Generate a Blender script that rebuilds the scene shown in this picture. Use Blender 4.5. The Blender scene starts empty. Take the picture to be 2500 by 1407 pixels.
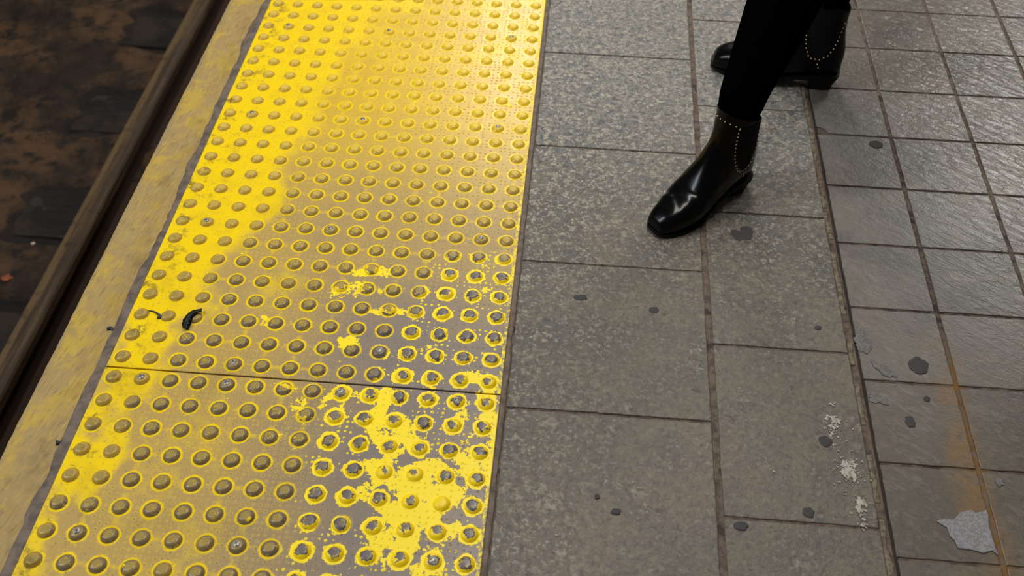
import bpy, bmesh, math, random
from mathutils import Vector, Matrix, noise as mnoise
from mathutils.bvhtree import BVHTree

# ------------------------------------------------------------------ camera, world, lights, exposure
scene = bpy.context.scene
COL = scene.collection
U = 0.044                      # one dome pitch in metres; the paving is laid out in dome pitches


def W(x, y, z=0.0):
    return Vector((x * U, y * U, z * U))


cam_data = bpy.data.cameras.new('camera')
cam = bpy.data.objects.new('camera', cam_data)
COL.objects.link(cam)
cam_data.sensor_fit = 'HORIZONTAL'
cam_data.sensor_width = 36.0
cam_data.lens = 36.0 * 2498.09 / 2500.0
cam_data.clip_start = 0.02
cam_data.clip_end = 60
Rr = Vector((0.99640529, 0.08448029, 0.00629095))
Ru = Vector((-0.06624929, 0.73078799, 0.67938204))
Rb = Vector((0.05279704, -0.67735663, 0.73375778))
cam.matrix_world = Matrix(((Rr.x, Ru.x, Rb.x, 0.68037), (Rr.y, Ru.y, Rb.y, -0.94942),
                           (Rr.z, Ru.z, Rb.z, 1.24677), (0, 0, 0, 1)))
cam_data.dof.use_dof = True
cam_data.dof.focus_distance = 1.65
cam_data.dof.aperture_fstop = 5.0
scene.camera = cam

world = bpy.data.worlds.new('world')
scene.world = world
world.use_nodes = True
bgn = world.node_tree.nodes['Background']
bgn.inputs[0].default_value = (1.0, 0.93, 0.84, 1)
bgn.inputs[1].default_value = 0.09


def area(name, loc, sx, sy, power, col, target=None):
    d = bpy.data.lights.new(name, 'AREA')
    d.shape = 'RECTANGLE'
    d.size, d.size_y = sx, sy
    d.energy = power
    d.color = col
    o = bpy.data.objects.new(name, d)
    COL.objects.link(o)
    o.location = loc
    if target is not None:
        o.rotation_euler = (Vector(target) - Vector(loc)).to_track_quat('-Z', 'Y').to_euler()
    return o


# fluorescent fittings under the station ceiling
area('ceiling_tube_far', (0.27, 5.4, 2.9), 0.30, 2.4, 118, (1.0, 0.96, 0.90))
area('ceiling_tube_right', (3.25, 3.9, 2.75), 0.40, 1.5, 95, (1.0, 0.97, 0.92))
area('ceiling_tube_overhead', (0.8, 1.2, 3.1), 0.30, 2.4, 78, (1.0, 0.95, 0.88))

area('ceiling_tube_track', (-2.4, -0.3, 2.9), 0.30, 2.6, 110, (0.86, 0.92, 1.0), (0.2, 0.4, 0))

vs = scene.view_settings
vs.view_transform = 'Standard'
vs.look = 'None'
vs.gamma = 1
vs.use_curve_mapping = False
vs.exposure = -0.3


# ------------------------------------------------------------------ helpers
def s2l(c):
    return tuple(((v / 255) / 12.92 if v / 255 <= 0.04045 else ((v / 255 + 0.055) / 1.055) ** 2.4) for v in c)


class V:
    """a float socket with arithmetic"""
    def __init__(s, nt, sock):
        s.nt, s.s = nt, sock

    def _op(s, op, *others, clamp=False):
        n = s.nt.nodes.new('ShaderNodeMath')
        n.operation = op
        n.use_clamp = clamp
        s.nt.links.new(s.s, n.inputs[0])
        for i, o in enumerate(others):
            if isinstance(o, V):
                s.nt.links.new(o.s, n.inputs[i + 1])
            else:
                n.inputs[i + 1].default_value = o
        return V(s.nt, n.outputs[0])

    def __add__(s, o): return s._op('ADD', o)
    __radd__ = __add__
    def __mul__(s, o): return s._op('MULTIPLY', o)
    __rmul__ = __mul__
    def __sub__(s, o): return s._op('SUBTRACT', o)
    def __rsub__(s, o): return (s * -1.0) + o
    def __truediv__(s, o): return s._op('DIVIDE', o)
    def abs(s): return s._op('ABSOLUTE')
    def fract(s): return s._op('FRACT')
    def sqrt(s): return s._op('SQRT')
    def mx(s, o): return s._op('MAXIMUM', o)
    def mn(s, o): return s._op('MINIMUM', o)
    def clamp(s): return s._op('ADD', 0.0, clamp=True)

    def step(s, a, b):
        """0 at a, 1 at b, smooth"""
        n = s.nt.nodes.new('ShaderNodeMapRange')
        n.interpolation_type = 'SMOOTHSTEP'
        flip = a > b
        s.nt.links.new(s.s, n.inputs[0])
        n.inputs[1].default_value, n.inputs[2].default_value = (b, a) if flip else (a, b)
        n.inputs[3].default_value, n.inputs[4].default_value = (1, 0) if flip else (0, 1)
        return V(s.nt, n.outputs[0])


class M:
    """a node material with a small set of builders"""
    def __init__(s, name, rough=0.5, spec=0.5, metal=0.0):
        s.m = bpy.data.materials.new(name)
        s.m.use_nodes = True
        s.nt = s.m.node_tree
        s.b = s.nt.nodes['Principled BSDF']
        s.b.inputs['Roughness'].default_value = rough
        s.b.inputs['Specular IOR Level'].default_value = spec
        s.b.inputs['Metallic'].default_value = metal
        s._pos = None

    def pos(s):
        if s._pos is None:
            s._pos = s.nt.nodes.new('ShaderNodeNewGeometry').outputs['Position']
        return s._pos

    def xyz(s, sock=None):
        n = s.nt.nodes.new('ShaderNodeSeparateXYZ')
        s.nt.links.new(sock or s.pos(), n.inputs[0])
        return [V(s.nt, o) for o in n.outputs]

    def attr(s, name):
        n = s.nt.nodes.new('ShaderNodeAttribute')
        n.attribute_name = name
        return n

    def fa(s, name):
        return V(s.nt, s.attr(name).outputs['Fac'])

    def scaled(s, sc, rot=0.0, sock=None):
        n = s.nt.nodes.new('ShaderNodeMapping')
        s.nt.links.new(sock or s.pos(), n.inputs[0])
        n.inputs['Scale'].default_value = sc
        if rot:
            n.inputs['Scale'].default_value = (1, 1, 1)
            n.inputs['Rotation'].default_value = (0, 0, rot)
            k = s.nt.nodes.new('ShaderNodeMapping')
            s.nt.links.new(n.outputs[0], k.inputs[0])
            k.inputs['Scale'].default_value = sc
            return k.outputs[0]
        return n.outputs[0]

    def noise(s, scale, detail=3, rough=0.55, vec=None, dist=0.0, off=0.0):
        n = s.nt.nodes.new('ShaderNodeTexNoise')
        n.inputs['Scale'].default_value = scale
        n.inputs['Detail'].default_value = detail
        n.inputs['Roughness'].default_value = rough
        n.inputs['Distortion'].default_value = dist
        v = vec or s.pos()
        if off:
            a = s.nt.nodes.new('ShaderNodeVectorMath')
            a.operation = 'ADD'
            s.nt.links.new(v, a.inputs[0])
            a.inputs[1].default_value = (off, off * 1.7, off * 0.3)
            v = a.outputs[0]
        s.nt.links.new(v, n.inputs['Vector'])
        return V(s.nt, n.outputs['Fac'])

    def voro(s, scale, rand=1.0, vec=None, feature='F1', out='Distance'):
        n = s.nt.nodes.new('ShaderNodeTexVoronoi')
        n.feature = feature
        n.inputs['Scale'].default_value = scale
        n.inputs['Randomness'].default_value = rand
        s.nt.links.new(vec or s.pos(), n.inputs['Vector'])
        if out == 'Color':
            c = s.nt.nodes.new('ShaderNodeSeparateXYZ')
            s.nt.links.new(n.outputs['Color'], c.inputs[0])
            return V(s.nt, c.outputs[0])
        return V(s.nt, n.outputs[out])

    def mix(s, a, b, f):
        n = s.nt.nodes.new('ShaderNodeMix')
        n.data_type = 'RGBA'
        for v, k in ((a, 6), (b, 7)):
            if isinstance(v, tuple):
                n.inputs[k].default_value = s2l(v) + (1,)
            else:
                s.nt.links.new(v, n.inputs[k])
        if isinstance(f, V):
            s.nt.links.new(f.s, n.inputs[0])
        else:
            n.inputs[0].default_value = f
        return n.outputs[2]

    def color(s, c):
        if isinstance(c, tuple):
            s.b.inputs['Base Color'].default_value = s2l(c) + (1,)
        else:
            s.nt.links.new(c, s.b.inputs['Base Color'])
        return s

    def rough(s, v):
        s.nt.links.new(v.s, s.b.inputs['Roughness'])
        return s

    def bump(s, h, dist=0.001, strength=1.0):
        n = s.nt.nodes.new('ShaderNodeBump')
        n.inputs['Strength'].default_value = strength
        n.inputs['Distance'].default_value = dist
        s.nt.links.new(h.s, n.inputs['Height'])
        s.nt.links.new(n.outputs[0], s.b.inputs['Normal'])
        return s


def link_mesh(name, bm, mat, parent=None, smooth=True):
    me = bpy.data.meshes.new(name)
    bm.normal_update()
    bm.to_mesh(me)
    bm.free()
    if smooth:
        for p in me.polygons:
            p.use_smooth = True
    me.materials.append(mat.m if isinstance(mat, M) else mat)
    o = bpy.data.objects.new(name, me)
    COL.objects.link(o)
    if parent is not None:
        o.parent = parent
    return o


def empty(name, loc=(0, 0, 0), rz=0.0, parent=None):
    o = bpy.data.objects.new(name, None)
    COL.objects.link(o)
    o.empty_display_size = 0.05
    o.location = loc
    o.rotation_euler = (0, 0, rz)
    if parent is not None:
        o.parent = parent
    return o


def tag(o, label=None, cat=None, group=None, kind=None):
    for k, v in (('label', label), ('category', cat), ('group', group), ('kind', kind)):
        if v:
            o[k] = v
    return o


def sharp_by_angle(o, deg=40):
    me = o.data
    bm = bmesh.new()
    bm.from_mesh(me)
    a = math.radians(deg)
    for e in bm.edges:
        if len(e.link_faces) == 2 and e.calc_face_angle(0) > a:
            e.smooth = False
    bm.to_mesh(me)
    bm.free()


def box_bm(bm, x0, y0, z0, x1, y1, z1, bevel=0.0):
    r = bmesh.ops.create_cube(bm, size=1)
    vsl = r['verts']
    for v in vsl:
        v.co = Vector(((x0 + x1) / 2 + v.co.x * (x1 - x0), (y0 + y1) / 2 + v.co.y * (y1 - y0),
                       (z0 + z1) / 2 + v.co.z * (z1 - z0)))
    if bevel:
        es = {e for v in vsl for e in v.link_edges}
        bmesh.ops.bevel(bm, geom=list(es), offset=bevel, segments=2, profile=0.6, affect='EDGES')


def n3(x, y, z=0.0, s=1.0):
    return mnoise.noise(Vector((x * s, y * s, z)))


def sm(t):
    t = max(0.0, min(1.0, t))
    return t * t * (3 - 2 * t)


def lerp_tab(tab, v):
    if v <= tab[0][0]:
        return tab[0][1]
    for (a, fa_), (b, fb) in zip(tab, tab[1:]):
        if v <= b:
            return fa_ + (fb - fa_) * (v - a) / (b - a)
    return tab[-1][1]


rnd = random.Random(7)

# ------------------------------------------------------------------ materials
# worn yellow tactile paint.  'grid' holds the position counted in dome pitches, y1 = faded factory yellow,
# wr = how grey the bare composite is, y2 = repainted patches that flake, y3 = repainted domes
TP = M('worn_yellow_tactile', 0.42, 0.38)
gxyz = TP.xyz(TP.attr('grid').outputs['Vector'])
gx, gy = gxyz[0], gxyz[1]
fx = (gx + 0.5).fract() - 0.5
fy = (gy + 0.5).fract() - 0.5
rr = (fx * fx + fy * fy).sqrt()
wn = TP.nt.nodes.new('ShaderNodeTexWhiteNoise')
wn.noise_dimensions = '2D'
cmb = TP.nt.nodes.new('ShaderNodeCombineXYZ')
TP.nt.links.new((gx + 0.5)._op('FLOOR').s, cmb.inputs[0])
TP.nt.links.new((gy + 0.5)._op('FLOOR').s, cmb.inputs[1])
TP.nt.links.new(cmb.outputs[0], wn.inputs['Vector'])
dr = V(TP.nt, wn.outputs['Value'])
y1, wr, y2, y3 = TP.fa('y1'), TP.fa('wr'), TP.fa('y2'), TP.fa('y3')
nb = TP.noise(9, 3, 0.6)
nm = TP.noise(38, 4, 0.6, off=3.0)
nf = TP.noise(150, 4, 0.65, off=7.0)
nff = TP.noise(600, 2, 0.6, off=1.0)
worn = TP.mix((184, 154, 88), (132, 121, 112), (wr + (nm - 0.5) * 0.5).clamp())
worn = TP.mix(worn, (104, 92, 76), (nb.step(0.52, 0.80)) * 0.30)
worn = TP.mix(worn, (92, 82, 64), nf.step(0.60, 0.78) * 0.35)
worn = TP.mix(worn, (218, 180, 46), gy.step(6.0, 17.0) * 0.85)
# small nubs moulded between the domes
nub = TP.voro(108, 0.32)
nub_h = nub.step(0.26, 0.08)
nub_ring = nub.step(0.18, 0.27) * nub.step(0.42, 0.30)
soft = (y1 + (nb - 0.5) * 0.9 + (nm - 0.5) * 0.55).step(0.30, 0.72)
halo_r = rr + (nf - 0.5) * 0.10 + (nm - 0.5) * 0.10
halo = halo_r.step(0.385, 0.315) * rr.step(0.20, 0.28)
link = ((fx.abs() - 0.0).step(0.16, 0.03) + fy.abs().step(0.14, 0.02)).clamp() * (nm + (nf - 0.5) * 0.5).step(0.47, 0.66)
ring_f = (halo * 1.0 + link * 0.55 * wr.step(0.8, 0.3)).clamp() * (1.0 - y3 * 0.75)
yel = TP.mix((246, 210, 0), (222, 184, 10), nm.step(0.42, 0.75) * 0.5)
yel = TP.mix(yel, (206, 172, 30), nb.step(0.50, 0.66) * 0.5 * gy.step(14.0, 4.0))
yel = TP.mix(yel, (168, 140, 30), ((nff.step(0.60, 0.72)) * 0.35 + nf.step(0.62, 0.74) * 0.5).clamp())
col = TP.mix(worn, yel, (soft * 0.97).mx(ring_f))
col = TP.mix(col, yel, nub_ring * wr.step(1.0, 0.35) * 0.30 * nb.step(0.35, 0.6))
col = TP.mix(col, (70, 60, 45), nub.step(0.10, 0.04) * 0.45)
# dome sides: dirt plus painted-in shade; cross-hatched tops coloured lighter as if lit
on = rr.step(0.288, 0.272)
hx = ((gx * 20.0).fract() - 0.5).abs()
hy = ((gy * 20.0).fract() - 0.5).abs()
hatch = (hx.step(0.26, 0.42) + hy.step(0.26, 0.42)).clamp()
far = gy.step(8.0, 16.0) * gx.step(1.5, 4.5)
side = TP.mix(TP.mix((124, 106, 74), (164, 137, 66), gy.step(1.0, 9.0)), (228, 190, 42), far.mx(gy.step(10.0, 17.0) * 0.6))
side = TP.mix(side, (196, 160, 44), soft * 0.65)
side = TP.mix(side, (104, 94, 82), wr.step(0.5, 1.0) * 0.8)
top = TP.mix(TP.mix((196, 170, 90), (222, 190, 84), gy.step(1.0, 8.0)), (236, 202, 62), far)
top = TP.mix(top, (140, 126, 108), wr.step(0.7, 1.0) * 0.8)
top = TP.mix(top, (118, 98, 52), hatch * 0.85 * gy.step(15.0, 3.0) * (1.0 - y3))
top = TP.mix(top, (112, 104, 100), y3)
side = TP.mix(side, (98, 91, 86), y3)
dome = TP.mix(side, top, (rr + (nf - 0.5) * 0.04).step(0.146, 0.132))
dome = TP.mix(dome, yel, nf.step(0.56, 0.68) * 0.45)
dome = TP.mix(dome, yel, soft * far * 0.25)
col = TP.mix(col, dome, on)
# dark dirt in the corner of the yellow next to the edge strip
col = TP.mix(col, (110, 92, 40), (nm + nf * 0.4).step(0.74, 0.92) * gx.step(1.6, -0.4) * 0.8)
# repaint that has flaked: crisp edges
chipn = (nm - 0.5) * 2.3 + (nf - 0.5) * 1.2 + (TP.noise(21, 2, 0.5, off=44.0) - 0.5) * 1.0 - 0.12
chip = (y2 + chipn).step(0.50, 0.53)
nr = TP.noise(75, 3, 0.6, off=31.0)
ringpaint = ((rr - 0.235) * 5.5 + (nr - 0.5) * 2.2 + dr * 0.25 + y3 * 0.4 - 0.30).step(0.0, 0.05) * (rr + (nr - 0.5) * 0.28 + (nf - 0.5) * 0.10 - dr * 0.04).step(0.345, 0.335)
domepaint = ringpaint * y3.step(0.35, 0.5)
nubpaint = (nub.step(0.30, 0.22) * (y3 + y2) * nm.step(0.50, 0.56)).step(0.25, 0.4)
crisp = chip.mx(domepaint).mx(nubpaint * 0.9)
crisp = crisp * (1.0 - (rr + (nr - 0.5) * 0.55 + (dr - 0.5) * 0.06).step(0.145, 0.138) * (dr + 0.0).step(0.10, 0.12) * 0.95)
crisp = crisp.mx(gx.step(13.30, 13.36) * (nf + nm * 0.4).step(0.80, 0.55))
crispcol = TP.mix((255, 226, 28), (240, 200, 14), on * 0.55)
crispcol = TP.mix(crispcol, (150, 128, 50), nff.step(0.62, 0.74) * 0.4)
col = TP.mix(col, crispcol, crisp)
TP.color(col)
TP.rough(((nm * 0.16) + 0.23 + crisp * 0.08 + soft * 0.04))
TP.bump(nub_h * 0.9 + crisp * 0.25 + nff * 0.12 + nf * 0.12 - hatch * rr.step(0.145, 0.13) * 0.3 * (1.0 - y3), 0.0011, 0.8)

# speckled stone slabs
ST = M('speckled_stone_slab', 0.5, 0.45)
X, Y, Z = ST.xyz()
tone = ST.fa('tone')
a1 = ST.noise(14, 4, 0.6)
a2 = ST.noise(100, 6, 0.66, dist=0.4, off=2.0)
a3 = ST.noise(210, 4, 0.6, off=5.0)
a4 = ST.noise(5, 3, 0.5, off=9.0)
a5 = ST.noise(58, 4, 0.62, dist=0.6, off=13.0)
v2 = ST.voro(230, 1.0, out='Color')
ctr = (Y.step(0.05, 0.70) * 0.7 + X.step(0.80, 0.62) * 0.30 + a1.step(0.45, 0.75) * 0.30 + 0.10).clamp()  # flake strength; its rise with distance partly paints sheen into the colour
c = ST.mix((100, 92, 79), (88, 82, 72), a1.step(0.35, 0.65))
c = ST.mix(c, (113, 100, 87), (a4 + (tone - 0.5) * 0.35).step(0.48, 0.72) * 0.55)
c = ST.mix(c, (124, 122, 116), Y.step(0.30, 0.85) * 0.75)  # far slabs paler: partly stone tone, partly lamplight put into the colour
c = ST.mix(c, (88, 93, 97), (a5 + (v2 - 0.5) * 0.12).step(0.47, 0.37) * ctr * 0.7)
c = ST.mix(c, (60, 61, 60), (a2 + (v2 - 0.5) * 0.16).step(0.45, 0.37) * (ctr * 0.3 + 0.45))
c = ST.mix(c, (158, 152, 132), (a5 * 0.55 + a2 * 0.45 + (v2 - 0.5) * 0.10).step(0.51, 0.59) * ctr * 0.60)
c = ST.mix(c, (180, 174, 160), (a2 * 0.6 + a3 * 0.3 + v2 * 0.16).step(0.56, 0.66) * ctr * 0.62)
c = ST.mix(c, (150, 144, 134), (a3 + (a2 - 0.5) * 0.6).step(0.63, 0.72) * 0.35)
c = ST.mix(c, (52, 50, 46), a3.step(0.37, 0.28) * 0.45)
c = ST.mix(c, (46, 46, 46), (a2 * 0.5 + ST.noise(42, 2, 0.5, off=12.0)).step(0.93, 1.0) * 0.6)
ST.color(c)
ST.rough((a2 * 0.3 + 0.30))
ST.bump(a2 * 1.0 + a3 * 0.5 + a1 * 1.0, 0.0022, 0.75)

# slate tiles with a rippled cleft face
SL = M('rippled_slate_tile', 0.35, 0.5)
X, Y, Z = SL.xyz()
tone = SL.fa('tone')
rip = SL.noise(1.0, 3.5, 0.6, vec=SL.scaled((30, 80, 1), rot=math.radians(36)), dist=0.9)
b1 = SL.noise(12, 4, 0.6, off=4.0)
b2 = SL.noise(90, 4, 0.6, off=6.0)
b3 = SL.noise(320, 3, 0.6, off=8.0)
c = SL.mix((98, 92, 83), (80, 75, 68), (b1 + (tone - 0.5) * 0.5).step(0.35, 0.68))
c = SL.mix(c, (116, 98, 84), SL.noise(22, 3, 0.5, off=15.0).step(0.55, 0.72) * 0.5)
c = SL.mix(c, (88, 78, 64), (Y / U).step(4.0, -3.0) * 0.5)
c = SL.mix(c, (136, 130, 121), (rip + (b2 - 0.5) * 0.4).step(0.52, 0.68) * 0.22)
c = SL.mix(c, (62, 58, 52), b2.step(0.44, 0.32) * 0.4)
c = SL.mix(c, (160, 156, 148), b3.step(0.70, 0.78) * 0.4)
dj = (X / U - 28.95 + (b1 - 0.5) * 1.6 + (Y / U) * 0.02)
rust = (dj.abs().step(0.95, 0.05) * (Y / U).step(4.2, 1.5) * (b1 * 0.7 + b2 * 0.5).step(0.42, 0.72))
c = SL.mix(c, (116, 87, 47), (rust * 0.85).clamp())
lowj = ((Y / U) + 6.3).abs().step(1.1, 0.2) * (X / U).step(27.2, 28.5) * b2.step(0.35, 0.6)
c = SL.mix(c, (110, 84, 46), (lowj * 0.6).clamp())
SL.color(c)
clf = (X / U + Y / U * 0.35).step(29.0, 40.0) * 0.85 + 0.15
SL.rough((b2 * 0.2 + 0.33 - clf * 0.15))
SL.bump(rip * clf * 0.95 + b2 * 0.14 + b3 * 0.08, 0.0036, 0.8)

# mortar in the joints
MO = M('joint_mortar', 0.85, 0.3)
X, Y, Z = MO.xyz()
m1 = MO.noise(60, 4, 0.6)
m2 = MO.noise(260, 3, 0.6, off=3.0)
c = MO.mix((106, 92, 80), (74, 64, 56), m1.step(0.38, 0.66))
c = MO.mix(c, (118, 104, 90), m2.step(0.60, 0.75) * 0.5)
c = MO.mix(c, (34, 29, 25), MO.noise(30, 3, 0.5, off=21.0).step(0.58, 0.66) * 0.7)
crack = (X / U - m1 * 0.05).step(25.90, 25.94) * (X / U).step(26.10, 26.06)
c = MO.mix(c, (26, 22, 19), crack * 0.85)
rj = ((X / U) - 29.2).abs().step(0.6, 0.1) * (Y / U).step(4.0, 1.5)
c = MO.mix(c, (120, 88, 42), (rj * m1.step(0.35, 0.6) * 0.9).clamp())
MO.color(c)
MO.bump(m1 + m2 * 0.6, 0.002, 0.8)

MF = M('pale_crumbled_mortar', 0.8, 0.3)
c = MF.mix((128, 117, 97), (92, 80, 66), MF.noise(90, 4, 0.6).step(0.4, 0.62))
MF.color(c)
MF.bump(MF.noise(240, 4, 0.6), 0.002, 0.8)

MS = M('grey_brown_sealant', 0.6, 0.35)
c = MS.mix((116, 101, 88), (84, 73, 63), MS.noise(50, 4, 0.6).step(0.36, 0.68))
c = MS.mix(c, (140, 128, 116), MS.noise(1.0, 3, 0.6, vec=MS.scaled((260, 20, 1))).step(0.60, 0.75) * 0.5)
MS.color(c)
MS.bump(MS.noise(1.0, 3, 0.6, vec=MS.scaled((300, 30, 1))) + MS.noise(200, 3, 0.6) * 0.4, 0.002, 0.8)

# platform edge strip: yellow paint rubbed down to a grey-brown base
EB = M('rubbed_yellow_edge', 0.6, 0.35)
X, Y, Z = EB.xyz()
e1 = EB.noise(6, 4, 0.6)
e2 = EB.noise(1.0, 4, 0.6, vec=EB.scaled((230, 40, 60), rot=math.radians(12)))
e3 = EB.noise(30, 4, 0.6, off=4.0)
c = EB.mix((162, 137, 86), (186, 156, 62), (e1 + (e3 - 0.5) * 0.7).step(0.44, 0.60) * 0.85)
c = EB.mix(c, (138, 112, 58), (X / U).step(-1.9, -1.1) * 0.5 * e3.step(0.35, 0.65))
c = EB.mix(c, (196, 170, 84), e2.step(0.52, 0.70) * 0.45)
c = EB.mix(c, (98, 80, 58), e2.step(0.45, 0.32) * 0.45)
c = EB.mix(c, (96, 76, 58), EB.noise(11, 4, 0.65, off=17.0).step(0.56, 0.74) * 0.5)
c = EB.mix(c, (136, 120, 110), (X / U).step(-2.3, -2.6) * e3.step(0.40, 0.6) * 0.7)
EB.color(c)
EB.bump(e2 + e3 * 0.5, 0.0014, 0.7)

DW = M('sooty_concrete', 0.9, 0.2)
DW.color(DW.mix((40, 32, 26), (24, 19, 15), DW.noise(12, 4, 0.6).step(0.4, 0.6)))

# dirt of the track bed
TB = M('track_dirt', 0.85, 0.3)
t1 = TB.noise(3.2, 5, 0.6)
t2 = TB.noise(14, 5, 0.6, off=3.0)
t3 = TB.noise(60, 4, 0.6, off=6.0)
c = TB.mix((44, 33, 23), (84, 61, 40), (t1 * 0.7 + t2 * 0.3).step(0.44, 0.62))
c = TB.mix(c, (28, 23, 18), t2.step(0.50, 0.36) * 0.8)
c = TB.mix(c, (104, 80, 60), t3.step(0.62, 0.74) * 0.35)
c = TB.mix(c, (20, 19, 18), (TB.fa('pit') + (t2 - 0.5) * 0.6).step(0.35, 0.65) * 0.8)
TB.color(c)
TB.bump(t2 + t3 * 0.5, 0.02, 0.7)

TI = M('oily_timber_tie', 0.75, 0.35)
c = TI.mix((24, 21, 18), (15, 13, 11), TI.noise(1.0, 4, 0.6, vec=TI.scaled((6, 60, 10))).step(0.4, 0.62))
c = TI.mix(c, (58, 52, 48), TI.noise(12, 4, 0.6).step(0.55, 0.7) * 0.6)
c = TI.mix(c, (44, 34, 24), TI.noise(5, 4, 0.6, off=2.0).step(0.48, 0.62))
TI.color(c)
TI.bump(TI.noise(1.0, 4, 0.6, vec=TI.scaled((8, 80, 10))), 0.006, 0.8)

RH = M('rusted_rail_steel', 0.55, 0.4, 0.0)
X, Y, Z = RH.xyz()
r1 = RH.noise(1.0, 4, 0.6, vec=RH.scaled((90, 2.5, 30)))
c = RH.mix((58, 43, 30), (100, 80, 52), (r1 + (X / U).step(-21.0, -21.8) * 0.3).step(0.45, 0.75))
c = RH.mix(c, (48, 36, 28), RH.noise(20, 3, 0.6).step(0.52, 0.70) * 0.6)
RH.color(c)
SPK = M('rusted_spike_iron', 0.8, 0.3)
SPK.color(SPK.mix((44, 33, 25), (62, 42, 28), SPK.noise(40, 3, 0.6)))

# leather, cloth, metal
LE = M('polished_black_leather', 0.27, 0.2)
LE.color((3, 3, 4))
LE.rough(LE.noise(35, 3, 0.5) * 0.12 + 0.15)
LE.bump(LE.noise(500, 2, 0.6) * 0.15 + LE.noise(45, 2, 0.5) * 1.0, 0.0005, 0.35)
LS = M('black_rubber_sole', 0.5, 0.2)
LS.color(LS.mix((7, 7, 7), (14, 13, 13), LS.noise(60, 3, 0.6)))
GO = M('black_elastic', 0.85, 0.2)
gx_ = GO.noise(1.0, 1, 0.5, vec=GO.scaled((900, 900, 40)))
GO.color(GO.mix((9, 9, 10), (15, 15, 17), gx_))
GO.bump(gx_, 0.0006, 0.6)
TR = M('black_knit_leggings', 1.0, 0.0)
TR.color(TR.mix((2, 2, 2), (5, 5, 5), TR.noise(500, 2, 0.5)))
TR.bump(TR.noise(700, 3, 0.6) + TR.noise(18, 3, 0.5) * 3.0, 0.0012, 0.5)
BR = M('brass_stud', 0.48, 0.5, 1.0)
BR.color((250, 226, 168))
RV = M('steel_rivet', 0.42, 0.5, 1.0)
RV.color(RV.mix((158, 156, 152), (104, 98, 92), RV.noise(300, 2, 0.5).step(0.45, 0.7)))

GUM = M('blackened_gum', 0.7, 0.3)
GUM.color(GUM.mix((52, 51, 52), (70, 67, 65), GUM.noise(160, 3, 0.6)))
GUM.bump(GUM.noise(300, 3, 0.6), 0.0008, 0.6)
CEM = M('grey_cement_skim', 0.7, 0.35)
CEM.color(CEM.mix((142, 141, 143), (116, 114, 113), CEM.noise(300, 4, 0.7).step(0.4, 0.62)))
CEM.bump(CEM.noise(420, 3, 0.7), 0.0010, 0.8)
CE2 = M('thin_worn_cement_smear', 0.7, 0.35)
CE2.color(CE2.mix((112, 110, 108), (94, 90, 84), CE2.noise(220, 4, 0.7).step(0.4, 0.62)))
WP = M('dried_white_paint', 0.7, 0.35)
WP.color(WP.mix((176, 172, 160), (138, 132, 120), WP.noise(220, 3, 0.6).step(0.45, 0.65)))
TAPE = M('black_tape_scrap', 0.45, 0.5)
TAPE.color((38, 37, 40))
LEAF = M('green_leaf', 0.6, 0.3)
LEAF.color((70, 104, 22))
ORG = M('orange_brown_leaf', 0.7, 0.3)
ORG.color(ORG.mix((160, 92, 58), (120, 62, 36), ORG.noise(90, 3, 0.6)))
PAP = M('dirty_paper', 0.8, 0.3)
PAP.color((190, 170, 150))

# ------------------------------------------------------------------ paving: slabs, tiles, joints (structure)
floor = empty('floor')
tag(floor, kind='structure')


def paving_piece(bm, lay, x0, y0, x1, y1, seed, zt=0.0, cut=None, jit=0.012, bev=0.05):
    """one slab: hand-cut outline, arrissed edge, in dome pitches"""
    n = 22
    pts = []
    def side(xa, ya, xb, yb):
        for i in range(n):
            t = i / n
            pts.append((xa + (xb - xa) * t, ya + (yb - ya) * t))
    side(x0, y0, x1, y0); side(x1, y0, x1, y1); side(x1, y1, x0, y1); side(x0, y1, x0, y0)
    if cut:                                    # a knocked-off corner at (x0, y0)
        pts = [(p[0] + max(0, cut - math.hypot(p[0] - x0, p[1] - y0)) * 0.7,
                p[1] + max(0, cut - math.hypot(p[0] - x0, p[1] - y0)) * 0.7) for p in pts]
    cx, cy = (x0 + x1) / 2, (y0 + y1) / 2
    def j(p, k):
        a = n3(p[0] * 2.2 + seed * 3.1, p[1] * 2.2, seed * 1.7 + k) * jit * 2.0 + n3(p[0] * 9, p[1] * 9 + seed, k) * jit
        b = n3(p[0] * 2.2, p[1] * 2.2 + seed * 5.3, seed + k + 9) * jit * 2.0 + n3(p[0] * 9, p[1] * 9 - seed, k + 4) * jit
        return (p[0] + a, p[1] + b)
    def shrink(p, d):
        return (p[0] + math.copysign(min(d, abs(p[0] - cx)), cx - p[0]) * (1 if abs(abs(p[0] - cx) - (x1 - x0) / 2) < 0.3 else 0),
                p[1] + math.copysign(min(d, abs(p[1] - cy)), cy - p[1]) * (1 if abs(abs(p[1] - cy) - (y1 - y0) / 2) < 0.3 else 0))
    rings = []
    for d, z in ((0, -0.5), (0.0, -0.035), (bev * 0.35, -0.008), (bev, 0.0)):
        ring = []
        for p in pts:
            q = j(shrink(p, d), 0)
            ring.append(bm.verts.new(W(q[0], q[1], zt + z)))
        rings.append(ring)
    fs = []
    m = len(pts)
    for a, b in zip(rings, rings[1:]):
        for i in range(m):
            fs.append(bm.faces.new((a[i], a[(i + 1) % m], b[(i + 1) % m], b[i])))
    fs.append(bm.faces.new(rings[-1]))
    rings2 = rings[0][::-1]
    fs.append(bm.faces.new(rings2))
    tn = random.Random(seed * 13 + 5).random()
    for r in rings:
        for v in r:
            v[lay] = tn


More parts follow.
